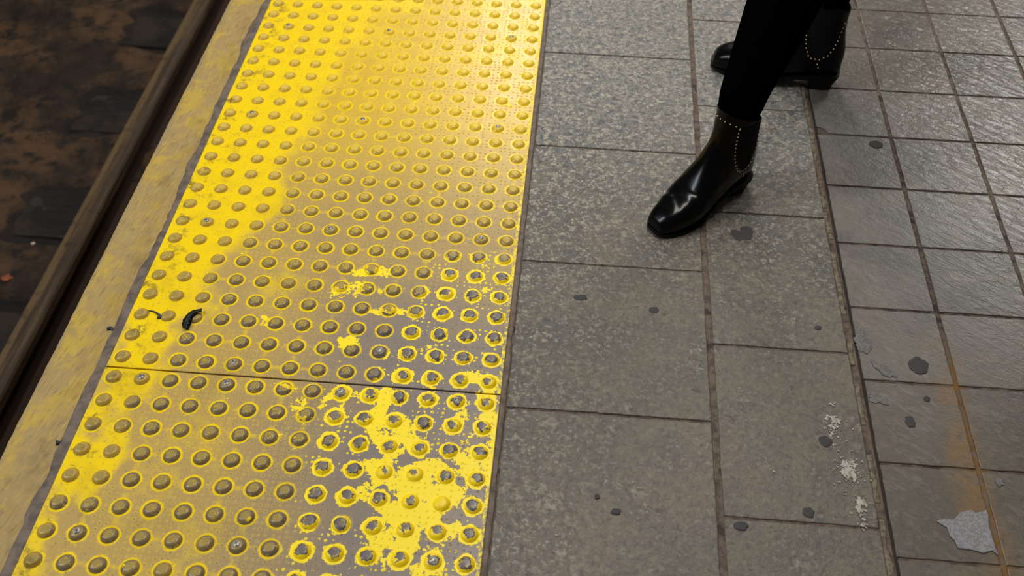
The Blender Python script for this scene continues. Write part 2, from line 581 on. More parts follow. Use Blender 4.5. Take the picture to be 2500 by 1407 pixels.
bm = bmesh.new()
lay = bm.verts.layers.float.new('tone')
seed = 1
for k in range(-5, 7):                        # column of large slabs beside the yellow paving
    y0 = -0.95 + 7.025 * k
    paving_piece(bm, lay, 13.70 + n3(k, 0.3) * 0.04, y0 + 0.04, 20.64, y0 + 7.025 - 0.045, seed, zt=n3(k, 5.5) * 0.02)
    seed += 1
for k in range(-5, 7):                        # narrower slabs, staggered
    y0 = 2.49 + 7.045 * k
    paving_piece(bm, lay, 20.86, y0 + 0.04, 25.67, y0 + 7.045 - 0.045, seed, zt=n3(k, 7.5) * 0.02)
    seed += 1
slabs = link_mesh('stone_slab_paving', bm, ST, floor, smooth=False)

bm = bmesh.new()
lay = bm.verts.layers.float.new('tone')
cols = [(26.04, 29.14), (29.30, 32.66), (32.80, 36.15), (36.30, 39.6), (39.8, 43.1), (43.3, 46.6), (46.8, 50.1)]
for ci, (xa, xb) in enumerate(cols):
    for k in range(-8, 13):
        y0 = 1.33 + 3.428 * k
        cut = 0.45 if (ci == 0 and k == 4) else None
        paving_piece(bm, lay, xa, y0 + 0.05, xb, y0 + 3.428 - 0.05, seed, zt=n3(k * 1.3, ci * 2.1) * 0.015, cut=cut, bev=0.03)
        seed += 1
tiles = link_mesh('slate_tile_paving', bm, SL, floor, smooth=False)
tag(slabs, 'large speckled grey stone slabs')
tag(tiles, 'small rippled slate tiles')

bm = bmesh.new()                              # mortar bed showing in the joints
nx, ny = 150, 260
x0, x1, y0, y1 = 13.4, 50.3, -27.0, 46.0
grid = []
for i in range(nx + 1):
    row = []
    for j in range(ny + 1):
        x = x0 + (x1 - x0) * i / nx
        y = y0 + (y1 - y0) * j / ny
        row.append(bm.verts.new(W(x, y, -0.045 - 0.02 * sm((x - 25.9) / 0.1) * sm((26.2 - x) / 0.1) + n3(x * 1.5, y * 1.5) * 0.02 + n3(x * 5, y * 5) * 0.015)))
    grid.append(row)
for i in range(nx):
    for j in range(ny):
        bm.faces.new((grid[i][j], grid[i + 1][j], grid[i + 1][j + 1], grid[i][j + 1]))
link_mesh('joint_mortar', bm, MO, floor)


def strip(name, mat, ya, yb, xl, xr, z, parent=None, n=400, dome=0.03):
    """a run of mortar with ragged edges, xl / xr are functions of y (dome pitches)"""
    bm = bmesh.new()
    prof = ((0, -0.35), (0.0, -0.01), (0.12, 0.5), (0.5, 1.0), (0.88, 0.5), (1.0, -0.01), (1.0, -0.35))
    prev = None
    for i in range(n + 1):
        y = ya + (yb - ya) * i / n
        a, b = xl(y), xr(y)
        zz = z + n3(1.0, y * 0.8) * 0.02
        ring = [bm.verts.new(W(a + (b - a) * t, y, zz + (h * dome if h > -0.2 else h))) for t, h in prof]
        if prev:
            for k in range(len(prof) - 1):
                bm.faces.new((prev[k], ring[k], ring[k + 1], prev[k + 1]))
        else:
            bm.faces.new(ring)
        prev = ring
    bm.faces.new(prev[::-1])
    bmesh.ops.recalc_face_normals(bm, faces=bm.faces)
    return link_mesh(name, bm, mat, parent)


# pale crumbled mortar left in runs in the wide joint between slabs and tiles
runs = [(20, 13.2), (12.6, 10.2), (9.9, 8.4), (7.6, 4.4), (3.0, 2.0), (1.2, -0.6), (-1.8, -3.6), (-4.2, -8.5)]
for ra, rb in runs:
    strip('crumbled_mortar', MF, rb, ra, lambda y: 25.68 + n3(3.0, y * 1.3) * 0.05,
          lambda y: 25.86 + n3(8.0, y * 1.1) * 0.10 + n3(2.0, y * 4) * 0.04, -0.03, floor, n=60, dome=0.025)

t1_ = strip('trim_1', MS, -27, 46, lambda y: 13.40, lambda y: 13.66 + n3(5.0, y * 0.7) * 0.05 + n3(1.0, y * 3) * 0.02, -0.02)
tag(t1_, 'grey-brown mortar line between the yellow paving and the stone slabs', kind='structure')


def lx(y):
    return -0.80 + n3(0.0, y * 0.22) * 0.20 + n3(4.0, y * 0.9) * 0.10 + n3(9.0, y * 3.2) * 0.04


t2_ = strip('trim_2', MS, -27, 46, lx, lambda y: -0.40 + n3(6.0, y * 2.0) * 0.015, 0.035, n=900, dome=0.05)
tag(t2_, 'ragged dark mortar line between the edge strip and the yellow paving', kind='structure')

# ------------------------------------------------------------------ platform edge strip and the wall under it
bm = bmesh.new()
prof = [(-0.42, -1.6), (-0.42, 0.0), (-1.2, 0.01), (-2.2, 0.0), (-2.48, -0.02), (-2.58, -0.08), (-2.62, -0.2), (-2.62, -1.6)]
prev = None
n = 700
for i in range(n + 1):
    y = -27 + 73 * i / n
    ring = []
    for px_, pz in prof:
        dx = (n3(2.0, y * 0.5) * 0.03 + n3(7.0, y * 2.5) * 0.018) if px_ < -2.3 else 0
        ring.append(bm.verts.new(W(px_ + dx, y, pz)))
    if prev:
        for k in range(len(prof)):
            k2 = (k + 1) % len(prof)
            bm.faces.new((prev[k], ring[k], ring[k2], prev[k2]))
    else:
        bm.faces.new(ring)
    prev = ring
bm.faces.new(prev[::-1])
bmesh.ops.recalc_face_normals(bm, faces=bm.faces)
edge = link_mesh('platform_edge_strip', bm, EB)
sharp_by_angle(edge, 35)
tag(edge, 'long edge strip of rubbed yellow paint between the dark track and the yellow domed paving', 'platform edge')
# dark scuffs stuck on the strip
bm = bmesh.new()
box_bm(bm, -1.9 * U, -27 * U, -30 * U, 13.4 * U, 46 * U, -1.6 * U)
pw = link_mesh('wall_platform', bm, DW, smooth=False)
tag(pw, kind='structure')
bm = bmesh.new()
box_bm(bm, 13.0 * U, -27 * U, -30 * U, 50.3 * U, 46 * U, -0.5 * U)
pb = link_mesh('platform_base', bm, DW, floor, smooth=False)
bm = bmesh.new()
box_bm(bm, -0.42 * U, -27 * U, -1.6 * U, 13.0 * U, 46 * U, -0.15 * U)
link_mesh('panel_bedding', bm, DW, floor, smooth=False)

# ------------------------------------------------------------------ tactile panels
# flaked repaint patches: centre and radii in dome pitches
PATCH = [(7.91, 4.84, 0.94, 0.35, 0.80),
         (7.03, 3.69, 0.77, 0.37, 0.62),
         (7.95, 4.16, 1.16, 0.47, 0.60),
         (4.62, 2.11, 0.33, 0.36, 0.75),
         (7.79, 1.36, 0.74, 0.42, 0.62),
         (8.87, 2.90, 0.91, 0.24, 0.70),
         (12.44, 4.31, 0.28, 0.21, 0.70),
         (10.63, 1.20, 0.41, 0.56, 0.70),
         (12.64, 0.31, 0.69, 0.43, 0.75),
         (8.51, -0.85, 1.55, 0.25, 0.70),
         (5.92, -0.78, 1.13, 0.18, 0.60),
         (9.39, -1.43, 0.53, 0.94, 0.95),
         (7.89, -1.31, 0.59, 0.66, 0.68),
         (10.42, -2.59, 0.71, 0.85, 1.10),
         (9.57, -2.42, 0.61, 0.79, 0.85),
         (9.75, -3.85, 0.82, 0.70, 0.85),
         (10.90, -4.36, 1.04, 0.90, 1.05),
         (11.46, -3.70, 0.60, 0.62, 0.90),
         (12.70, -2.80, 0.61, 1.27, 0.80),
         (12.43, -1.67, 0.58, 0.84, 0.72),
         (13.07, -1.10, 0.31, 1.20, 0.90),
         (13.40, -3.05, 0.20, 1.88, 0.90),
         (11.06, -5.39, 1.40, 0.80, 1.05),
         (10.96, -6.39, 1.00, 0.76, 0.95),
         (12.15, -5.86, 0.63, 0.78, 0.95),
         (11.70, -7.15, 0.68, 0.33, 0.80),
         (12.12, -4.63, 0.78, 0.59, 0.95),
         (9.49, -4.64, 0.42, 0.90, 0.62),
         (11.00, -0.85, 0.56, 0.21, 0.70),
         (12.46, -0.64, 0.84, 0.28, 0.70),
         (8.33, -4.74, 0.32, 0.60, 0.50),
         (6.74, -1.84, 0.48, 0.69, 0.55),
         (6.90, -3.15, 0.81, 0.41, 0.50)]


Y1W = [(-9, 0.2), (-5, 0.3), (-2, 0.7), (0, 1.2), (2, 1.9), (5, 2.3), (8, 2.7), (12, 3.3), (16, 3.9), (20, 4.7), (25, 6.6)]


def paint(x, y):
    w = lerp_tab(Y1W, y) + n3(x * 0.5, y * 0.35, 3) * 1.6
    a1 = 1.0 - sm((x - w + 1.7) / 4.2)
    mott = n3(x * 0.8 + 3, y * 0.55, 11) * 0.9 + n3(x * 1.9, y * 1.4, 12) * 0.6
    a1 *= 1 - 0.45 * sm((7 - y) / 7) * sm(0.5 + mott)
    a1 = max(a1, 0.30 * sm((y - 8) / 8))
    a1 = max(a1, (0.42 + 0.15 * n3(x * .4, y * .4, 8)) * sm((y - 14) / 6))
    a1 = max(a1, (0.30 + 0.22 * n3(x * .35 + 4, y * .35, 5)) * sm((7.5 - x) / 3) * sm((9 - y) / 4))
    # greyness of the bare surface grows towards the lower right
    w_ = sm((x - 3.5) / 6.5) * sm((9.0 - y) / 8.0)
    w_ = max(w_, 0.28 * sm((x - 2) / 5) * sm((16 - y) / 8))
    w_ = w_ + 0.18 * n3(x * 0.45, y * 0.45, 1)
    p = 0.0
    for cx, cy, rx, ry, s in PATCH:
        d = math.hypot((x - cx) / rx, (y - cy) / ry)
        if d < 1.7:
            p = max(p, s * (1 - sm((d - 0.35) / 1.2)))
    a3 = sm((x - 8.3 - max(0, y) * 0.25) / 1.6) * sm((7.0 - y) / 1.8)
    if y < -0.5:
        a3 = sm((x - 7.0 + (-0.5 - y) * 0.05) / 1.5)
    return a1, max(0, min(1, w_)), p, a3


def add_layers(bm):
    g = bm.verts.layers.float_vector.new('grid')
    return g, [bm.verts.layers.float.new(k) for k in ('y1', 'wr', 'y2', 'y3')]


def fill_layers(bm, lays, oy):
    g, ls = lays
    for v in bm.verts:
        x, y = v.co.x / U, v.co.y / U
        v[g] = Vector((x, y - oy, 0))
        for l, a in zip(ls, paint(x, y)):
            v[l] = a


DP = [(0.285, 0.0), (0.272, 0.014), (0.252, 0.040), (0.226, 0.068), (0.196, 0.092), (0.170, 0.106), (0.152, 0.110), (0.142, 0.1135), (0.10, 0.116), (0.05, 0.118)]


def dome_bm(bm, cx, cy, z, seg=28):
    prev = None
    for r, h in DP:
        ring = [bm.verts.new(W(cx + r * math.cos(2 * math.pi * i / seg), cy + r * math.sin(2 * math.pi * i / seg), z + h)) for i in range(seg)]
        if prev:
            for i in range(seg):
                bm.faces.new((prev[i], prev[(i + 1) % seg], ring[(i + 1) % seg], ring[i]))
        prev = ring
    c_ = bm.verts.new(W(cx, cy, z + 0.119))
    for i in range(seg):
        bm.faces.new((prev[i], prev[(i + 1) % seg], c_))


# rivet: bore collar and a domed steel head, modelled once
bm = bmesh.new()
rp = [(0.105, 0.0), (0.105, 0.016), (0.095, 0.022), (0.084, 0.018), (0.078, 0.012), (0.074, 0.020), (0.045, 0.027)]
prev = None
for r, h in rp:
    ring = [bm.verts.new(W(r * math.cos(2 * math.pi * i / 20), r * math.sin(2 * math.pi * i / 20), h)) for i in range(20)]
    if prev:
        for i in range(20):
            bm.faces.new((prev[i], prev[(i + 1) % 20], ring[(i + 1) % 20], ring[i]))
    prev = ring
c_ = bm.verts.new(W(0, 0, 0.029))
for i in range(20):
    bm.faces.new((prev[i], prev[(i + 1) % 20], c_))
rivet_me = bpy.data.meshes.new('rivet')
bm.to_mesh(rivet_me)
bm.free()
for p in rivet_me.polygons:
    p.use_smooth = True
rivet_me.materials.append(RV.m)


def seen_size(cx, cy):
    p = W(cx, cy) - cam.location
    zc = -p.dot(Rb)
    if zc <= 0.1:
        return 0
    sx, sy = 1250 + 2498 * p.dot(Rr) / zc, 703.5 - 2498 * p.dot(Ru) / zc
    if not (-15 < sx < 2515 and -15 < sy < 1422):
        return 0
    return 1 / zc


ZP = 0.06                                     # panel face above the slabs


def panel(label, ya, yb, rows, oy, rivets):
    root = empty('tactile_paving_panel', W(0, 0, 0))
    tag(root, label, 'tactile paving', 'yellow domed panels along the platform edge')
    bm = bmesh.new()
    lays = add_layers(bm)
    xa, xb = -0.42, 13.44
    step = 0.16
    nx = int(round((xb - xa) / step)); ny = int(round((yb - ya) / step))
    g = [[bm.verts.new(W(xa + (xb - xa) * i / nx, ya + (yb - ya) * j / ny, ZP)) for j in range(ny + 1)] for i in range(nx + 1)]
    for i in range(nx):
        for j in range(ny):
            bm.faces.new((g[i][j], g[i + 1][j], g[i + 1][j + 1], g[i][j + 1]))
    # arrissed rim and sides
    loop = [g[i][0] for i in range(nx)] + [g[nx][j] for j in range(ny)] + [g[i][ny] for i in range(nx, 0, -1)] + [g[0][j] for j in range(ny, 0, -1)]
    cx, cy = (xa + xb) / 2 * U, (ya + yb) / 2 * U
    prev = loop
    for d, z in ((0.018, ZP - 0.014), (0.022, -0.15)):
        ring = []
        for v in loop:
            x, y = v.co.x, v.co.y
            if abs(x - xa * U) < 1e-5: x -= d * U
            if abs(x - xb * U) < 1e-5: x += d * U
            if abs(y - ya * U) < 1e-5: y -= d * U
            if abs(y - yb * U) < 1e-5: y += d * U
            ring.append(bm.verts.new((x, y, z * U)))
        for i in range(len(loop)):
            k = (i + 1) % len(loop)
            bm.faces.new((prev[k], prev[i], ring[i], ring[k]))
        prev = ring
    fill_layers(bm, lays, oy)
    plate = link_mesh('base_plate', bm, TP, root)
    sharp_by_angle(plate, 30)
    cells = [(c_, r_ + oy) for r_ in rows for c_ in range(14)]
    cells.sort(key=lambda q: -seen_size(*q))
    rest = bmesh.new()
    rl = add_layers(rest)
    for k, (c_, y) in enumerate(cells):
        key = (c_, round(y - oy))
        riv = key in rivets
        if k < 100:
            b = bmesh.new()
            l = add_layers(b)
            dome_bm(b, c_, y, ZP)
            fill_layers(b, l, oy)
            for v in b.verts:
                v.co -= W(c_, y, ZP)
            d = link_mesh('dome', b, TP, root)
            d.location = W(c_, y, ZP)
            if riv:
                rv = bpy.data.objects.new('rivet', rivet_me)
                COL.objects.link(rv)
                rv.parent = d
                rv.location = W(0, 0, 0.108)
        else:
            dome_bm(rest, c_, y, ZP, 20)
            if riv and seen_size(c_, y) > 0:
                rv = bpy.data.objects.new('rivet', rivet_me)
                COL.objects.link(rv)
                rv.parent = root
                rv.location = W(c_, y, ZP + 0.108)
    fill_layers(rest, rl, oy)
    ro = link_mesh('dome_field', rest, TP, root)
    tag(ro, kind='stuff')
    return root


far_r = {(c_, r_) for c_ in (1, 6, 12) for r_ in (7, 14, 21)} | {(4, 0), (9, 1)}
near_r = {(1, -1), (4, -1), (8, -1), (12, -1), (1, -7), (6, -7), (12, -7)}
panel('far yellow domed panel, faded and shiny, stretching away past the thin cross seam', -0.44, 27.5, range(0, 28), 0.0, far_r)
panel('near yellow domed panel with big flaked paint patches, below the thin cross seam', -28.4, -0.535, range(-28, 0), 0.09, near_r)

# ------------------------------------------------------------------ small marks and litter
def blob_bm(bm, cx, cy, rx, ry, h, seed, n=48, rot=0.0, rag=0.13, z=0.0, notch=None):
    pts = []
    for i in range(n):
        a = 2 * math.pi * i / n
        k = 1 + n3(math.cos(a) * 1.3 + seed * 7.1, math.sin(a) * 1.3, seed) * rag * 2 + n3(math.cos(a) * 5 + seed, math.sin(a) * 5, seed * 2) * rag * 0.6
        if notch is not None:
            da = abs((a - notch + math.pi) % (2 * math.pi) - math.pi)
            k *= 1 - 0.8 * math.exp(-(da / 0.35) ** 2)
        x, y = rx * k * math.cos(a), ry * k * math.sin(a)
        pts.append((cx + x * math.cos(rot) - y * math.sin(rot), cy + x * math.sin(rot) + y * math.cos(rot)))
    base = [bm.verts.new(W(p[0], p[1], z)) for p in pts]
    mid = [bm.verts.new(W(cx + (p[0] - cx) * 0.95, cy + (p[1] - cy) * 0.95, z + h * 0.8)) for p in pts]
    inn = [bm.verts.new(W(cx + (p[0] - cx) * 0.6, cy + (p[1] - cy) * 0.6, z + h)) for p in pts]
    c_ = bm.verts.new(W(cx, cy, z + h))
    for i in range(n):
        k = (i + 1) % n
        bm.faces.new((base[i], base[k], mid[k], mid[i]))
        bm.faces.new((mid[i], mid[k], inn[k], inn[i]))
        bm.faces.new((inn[i], inn[k], c_))


def blob_obj(name, mat, cx, cy, rx, ry, h, seed, **kw):
    bm = bmesh.new()
    blob_bm(bm, 0, 0, rx, ry, h, seed, **kw)
    o = link_mesh(name, bm, mat)
    o.location = W(cx, cy, 0.021)
    return o


tag(blob_obj('gum_spot', GUM, 22.30, 8.36, 0.475, 0.400, 0.009, 3, notch=1.9, rot=0.3), 'heart-shaped dark gum spot on the slab just right of the front boot toe', 'gum', 'blackened gum spots on the paving')
tag(blob_obj('gum_spot', GUM, 28.06, 2.11, 0.349, 0.380, 0.009, 4), 'dark grey gum spot on a slate tile left of the rust-stained joint', 'gum', 'blackened gum spots on the paving')
tag(blob_obj('gum_spot', GUM, 24.38, -1.40, 0.205, 0.215, 0.009, 5), 'dark gum spot beside the white splashes near the crumbling joint', 'gum', 'blackened gum spots on the paving')
tag(blob_obj('gum_spot', GUM, 23.53, -4.17, 0.180, 0.194, 0.009, 6), 'dark gum spot just above the lowest cross joint of the narrow slabs', 'gum', 'blackened gum spots on the paving')
tag(blob_obj('gum_spot', GUM, 21.36, -4.84, 0.229, 0.159, 0.009, 7), 'dark smudged gum spot just below a cross joint at the bottom', 'gum', 'blackened gum spots on the paving')
tag(blob_obj('gum_spot', GUM, 18.76, 3.93, 0.182, 0.162, 0.009, 8), 'small dark gum spot near the top right of the middle large slab', 'gum', 'blackened gum spots on the paving')
tag(blob_obj('gum_spot', GUM, 16.03, 4.32, 0.246, 0.144, 0.009, 9), 'flat dark gum spot near the top of the middle large slab', 'gum', 'blackened gum spots on the paving')
tag(blob_obj('gum_spot', GUM, 24.72, 3.61, 0.121, 0.100, 0.009, 10), 'tiny black gum spot at the right side of a narrow slab', 'gum', 'blackened gum spots on the paving')
tag(blob_obj('gum_spot', GUM, 17.48, -4.67, 0.154, 0.131, 0.009, 11), 'small dark gum spot on the lowest large slab', 'gum', 'blackened gum spots on the paving')
tag(blob_obj('gum_spot', GUM, 16.88, -4.18, 0.091, 0.089, 0.009, 12), 'tiny dark gum spot up and left of a bigger one on the lowest large slab', 'gum', 'blackened gum spots on the paving')
tag(blob_obj('gum_spot', GUM, 28.47, 14.49, 0.286, 0.258, 0.009, 13), 'dark gum spot on a slate tile to the right of the front boot', 'gum', 'blackened gum spots on the paving')
tag(blob_obj('gum_spot', GUM, 28.07, 0.67, 0.112, 0.127, 0.009, 14), 'small dark gum spot on the slate tile below the grey gum spot', 'gum', 'blackened gum spots on the paving')
tag(blob_obj('gum_spot', GUM, 27.33, -0.34, 0.168, 0.243, 0.009, 15), 'dark oval gum spot in the middle of a slate tile left of the rust', 'gum', 'blackened gum spots on the paving')
tag(blob_obj('cement_patch', CE2, 26.26, 3.02, 0.295, 0.510, 0.007, 16, rag=.3), 'pale grey cement smear beside the crumbling joint, uppermost of three', 'cement patch', 'pale cement smears on the tiles')
tag(blob_obj('cement_patch', CE2, 26.83, 1.82, 0.434, 0.188, 0.007, 17, rag=.35, rot=-.7), 'slanting pale cement smear left of the dark grey gum spot', 'cement patch', 'pale cement smears on the tiles')
tag(blob_obj('cement_patch', CE2, 26.35, 0.52, 0.365, 0.233, 0.007, 18, rag=.35, rot=-.3), 'pale grey cement smear just under the tile joint by the crumbling mortar', 'cement patch', 'pale cement smears on the tiles')
tag(blob_obj('cement_patch', CE2, 29.78, -2.50, 0.132, 0.177, 0.007, 19, rag=.2), 'small pale cement spot right of the rusty joint', 'cement patch', 'pale cement smears on the tiles')
CP = [(-1.037, 0.253), (-0.751, 0.365), (-0.462, 0.362), (-0.189, 0.648), (0.178, 0.769), (0.256, 0.658), (0.552, 0.743), (0.646, 0.825), (0.647, 0.605), (0.573, 0.165), (0.592, -0.189), (0.611, -0.537), (0.652, -0.782), (0.491, -0.631), (0.197, -0.739), (-0.082, -0.667), (-0.298, -0.645), (-0.543, -0.639), (-0.591, -0.391), (-0.707, -0.233), (-0.726, 0.050)]
bm = bmesh.new()
dense = []
for i in range(len(CP)):
    a, b_ = CP[i], CP[(i + 1) % len(CP)]
    for k in range(5):
        t = k / 5
        dense.append((a[0] + (b_[0] - a[0]) * t + n3(i * 3 + k, 1.1) * 0.03, a[1] + (b_[1] - a[1]) * t + n3(i * 3 + k, 5.1) * 0.03))
lo = [bm.verts.new(W(p[0], p[1], 0)) for p in dense]
hi = [bm.verts.new(W(p[0] * 0.985, p[1] * 0.985, 0.012)) for p in dense]
for i in range(len(dense)):
    k = (i + 1) % len(dense)
    bm.faces.new((lo[k], lo[i], hi[i], hi[k]))
bm.faces.new(hi[::-1])
bmesh.ops.recalc_face_normals(bm, faces=bm.faces)
o = link_mesh('cement_patch', bm, CEM, smooth=False)
o.location = W(28.48, -4.39, 0.022)
tag(o, 'large jagged light grey cement patch beside the rusty joint at the lower right', 'cement patch')


# dried white splashes on the narrow slabs: clusters of flakes
def flakes(label, cx, cy, n, sx, sy, seed, big):
    r = random.Random(seed)
    bm = bmesh.new()
    for i in range(int(n * 2.6)):
        x, y = r.gauss(0, sx), r.gauss(0, sy)
        s = big * 0.72 * (0.16 + r.random() ** 3.5) * (1.2 if abs(x) < sx and abs(y) < sy else 0.5)
        blob_bm(bm, x, y, s * (0.6 + r.random()), s * (0.5 + r.random() * 0.6), 0.008 + 0.0004 * (i % 20), seed + i, n=20, rag=0.75, rot=r.random() * 3)
    o = link_mesh('paint_splash', bm, WP)
    o.location = W(cx, cy, 0.02)
    tag(o, label, 'paint splash', 'dried white splashes on the slabs')


flakes('white paint splash nearest the joint, uppermost of three', 24.72, -0.82, 34, 0.193, 0.441, 11, 0.11)
flakes('broad speckled white paint splash, middle one of three', 25.00, -2.42, 60, 0.214, 0.383, 23, 0.13)
flakes('white paint splash lowest of three, by the crumbling joint', 25.20, -3.81, 26, 0.181, 0.331, 37, 0.12)
flakes('tiny white paint fleck alone in the middle of a narrow slab', 22.61, -2.74, 3, 0.053, 0.032, 41, 0.06)
flakes('tiny white paint fleck on the lowest large slab near the yellow paving', 15.65, -5.65, 3, 0.051, 0.028, 43, 0.05)
flakes('small scatter of white paint just above the lowest narrow slab joint', 25.23, -4.47, 14, 0.089, 0.088, 47, 0.08)


# black tape scrap caught on a dome, a dark thread near it
bm = bmesh.new()
path = [(-0.02, -0.52, 0.02), (-0.06, -0.36, 0.03), (-0.07, -0.15, 0.05), (-0.02, 0.05, 0.10), (0.08, 0.20, 0.14), (0.20, 0.30, 0.12), (0.30, 0.46, 0.06)]
wd = [0.09, 0.16, 0.17, 0.14, 0.13, 0.16, 0.02]
N_ = 30
prev = None
for i in range(N_ + 1):
    t = i / N_ * (len(path) - 1)
    k = min(int(t), len(path) - 2)
    f_ = t - k
    p = [path[k][q] + (path[k + 1][q] - path[k][q]) * f_ for q in range(3)]
    w_ = wd[k] + (wd[k + 1] - wd[k]) * f_ + n3(i * 0.7, 2) * 0.05
    ring = [bm.verts.new(W(p[0] - w_, p[1] + w_ * 0.2, p[2])), bm.verts.new(W(p[0], p[1], p[2] + 0.03)), bm.verts.new(W(p[0] + w_, p[1] - w_ * 0.2, p[2] + n3(i * 0.4, 7) * 0.04))]
    if prev:
        bm.faces.new((prev[0], prev[1], ring[1], ring[0]))
        bm.faces.new((prev[1], prev[2], ring[2], ring[1]))
    prev = ring
g_ = bmesh.ops.solidify(bm, geom=bm.faces[:], thickness=0.0004)
tp = link_mesh('tape_scrap', bm, TAPE)
tp.location = W(1.88, 1.90, ZP + 0.05)
tag(tp, 'torn scrap of black tape caught against a dome on the yellow paving', 'litter')


def thread(name, label, mat, pts, rad, z, cat='litter'):
    cu = bpy.data.curves.new(name, 'CURVE')
    cu.dimensions = '3D'
    sp = cu.splines.new('BEZIER')
    sp.bezier_points.add(len(pts) - 1)
    for b, p in zip(sp.bezier_points, pts):
        b.co = W(p[0] - pts[0][0], p[1] - pts[0][1], 0)
        b.handle_left_type = b.handle_right_type = 'AUTO'
        b.radius = p[2] if len(p) > 2 else 1
    cu.bevel_depth = rad * U
    cu.bevel_resolution = 2
    cu.use_fill_caps = True
    cu.materials.append(mat.m)
    o = bpy.data.objects.new(name, cu)
    COL.objects.link(o)
    bpy.context.view_layer.update()
    me_ = bpy.data.meshes.new_from_object(o.evaluated_get(bpy.context.evaluated_depsgraph_get()))
    bpy.data.objects.remove(o)
    if not me_.materials:
        me_.materials.append(mat.m)
    o = bpy.data.objects.new(name, me_)
    COL.objects.link(o)
    o.location = W(pts[0][0], pts[0][1], z)
    return tag(o, label, cat)


thread('dirt_strand', 'curled dark strand of dirt between two domes near the black tape scrap', GUM, [(0.21, 2.17, 0.4), (0.44, 2.13, 0.9), (0.64, 2.01, 1.2), (0.75, 1.90, 2.2), (0.64, 1.85, 1.2)], 0.035, 0.090)
thread('dirt_strand', 'dark forked tar mark on the edge strip below the black tape', GUM, [(-1.01, 1.19, 1.6), (-0.91, 1.26, 2.0), (-0.77, 1.19, 1.0), (-0.64, 1.34, 0.4)], 0.035, 0.035)
thread('dirt_strand', 'dark tar drip with a round end on the lower edge strip', GUM, [(-0.93, -3.74, 2.4), (-0.84, -3.71, 1.2), (-0.69, -3.67, 0.6)], 0.045, 0.030)
thread('dirt_strand', 'small black tar mark on the edge strip near the top', GUM, [(-0.64, 20.34, 1.8), (-0.56, 20.42, 1.2), (-0.41, 20.65, 0.5)], 0.040, 0.035)


# ------------------------------------------------------------------ track
ZR = -25.0                                    # rail head
ZB = -28.9                                    # bed
ties = [23.0, 36.2, 49.6, 62.8]
bm = bmesh.new()
pit = bm.verts.layers.float.new('pit')
nx, ny = 130, 300
g = []
for i in range(nx + 1):
    row = []
    for j in range(ny + 1):
        x = -75 + 73.0 * i / nx
        y = -10 + 115.0 * j / ny
        h = n3(x * 0.12, y * 0.12, 2) * 0.9 + n3(x * 0.45, y * 0.45, 5) * 0.35 + n3(x * 1.5, y * 1.5, 7) * 0.12
        pp = 0.0
        for t in ties:
            dy = abs(y - t - n3(x * 0.3, t) * 1.0)
            inx = sm((x + 30.5 + n3(y * 0.5, t) * 1.5) / 1.5) * (1 - sm((x + 17.5) / 1.5))
            pp = max(pp, sm((4.2 - dy) / 1.2) * inx)
        if x > -19.5:
            h *= 0.3
        v = bm.verts.new(W(x, y, ZB + h * (1 - pp) + 0.25 * (1 - pp) - 0.45 * pp + h * 0.6 * pp))
        v[pit] = pp
        row.append(v)
    g.append(row)
for i in range(nx):
    for j in range(ny):
        bm.faces.new((g[i][j], g[i + 1][j], g[i + 1][j + 1], g[i][j + 1]))
tb = link_mesh('track_bed', bm, TB)
tag(tb, kind='structure')

for k, t in enumerate(ties):
    root = empty('railway_tie', W(-23, t, ZB - 2.5))
    lab = ['dark timber tie cut off by the left edge, lowest of the four under the rail',
           'dark timber tie with a tiny pale paper scrap just below it, second from the bottom',
           'dark timber tie under the rail, second from the top of the four',
           'dark timber tie under the rail, uppermost of the four'][k]
    tag(root, lab, 'railway tie', 'timber ties under the rail')
    bm = bmesh.new()
    box_bm(bm, -6.5 * U, -2.6 * U, 0, 4.8 * U, 2.6 * U, 2.35 * U, 0.18 * U)
    link_mesh('timber', bm, TI, root, smooth=False)
    bm = bmesh.new()
    box_bm(bm, -0.6 * U, -2.0 * U, 2.35 * U, 4.2 * U, 2.0 * U, 2.62 * U, 0.05 * U)
    link_mesh('tie_plate', bm, SPK, root, smooth=False)
    for sx, sy in ((-0.2, -1.3), (-0.2, 1.3), (3.85, -1.3), (3.85, 1.3)):
        bm = bmesh.new()
        box_bm(bm, (sx - 0.2) * U, (sy - 0.2) * U, 2.62 * U, (sx + 0.2) * U, (sy + 0.2) * U, 3.1 * U, 0.06 * U)
        box_bm(bm, (sx - 0.3) * U, (sy - 0.3) * U, 3.05 * U, (sx + 0.35) * U, (sy + 0.3) * U, 3.35 * U, 0.1 * U)
        link_mesh('spike', bm, SPK, root, smooth=False)

rail = empty('running_rail', W(-21.2, 0, ZR - 3.75))
tag(rail, 'rusty brown steel running rail lying along the dark track', 'rail')
rh = 3.75


def extr(name, prof, mat):
    bm = bmesh.new()
    prev = None
    for y in (-10, 105):
        ring = [bm.verts.new(W(a, y, b)) for a, b in prof]
        if prev:
            for i in range(len(prof)):
                k = (i + 1) % len(prof)
                bm.faces.new((prev[i], prev[k], ring[k], ring[i]))
        else:
            bm.faces.new(ring[::-1])
        prev = ring
    bm.faces.new(prev)
    bmesh.ops.recalc_face_normals(bm, faces=bm.faces)
    o = link_mesh(name, bm, mat, rail)
    sharp_by_angle(o, 35)
    return o


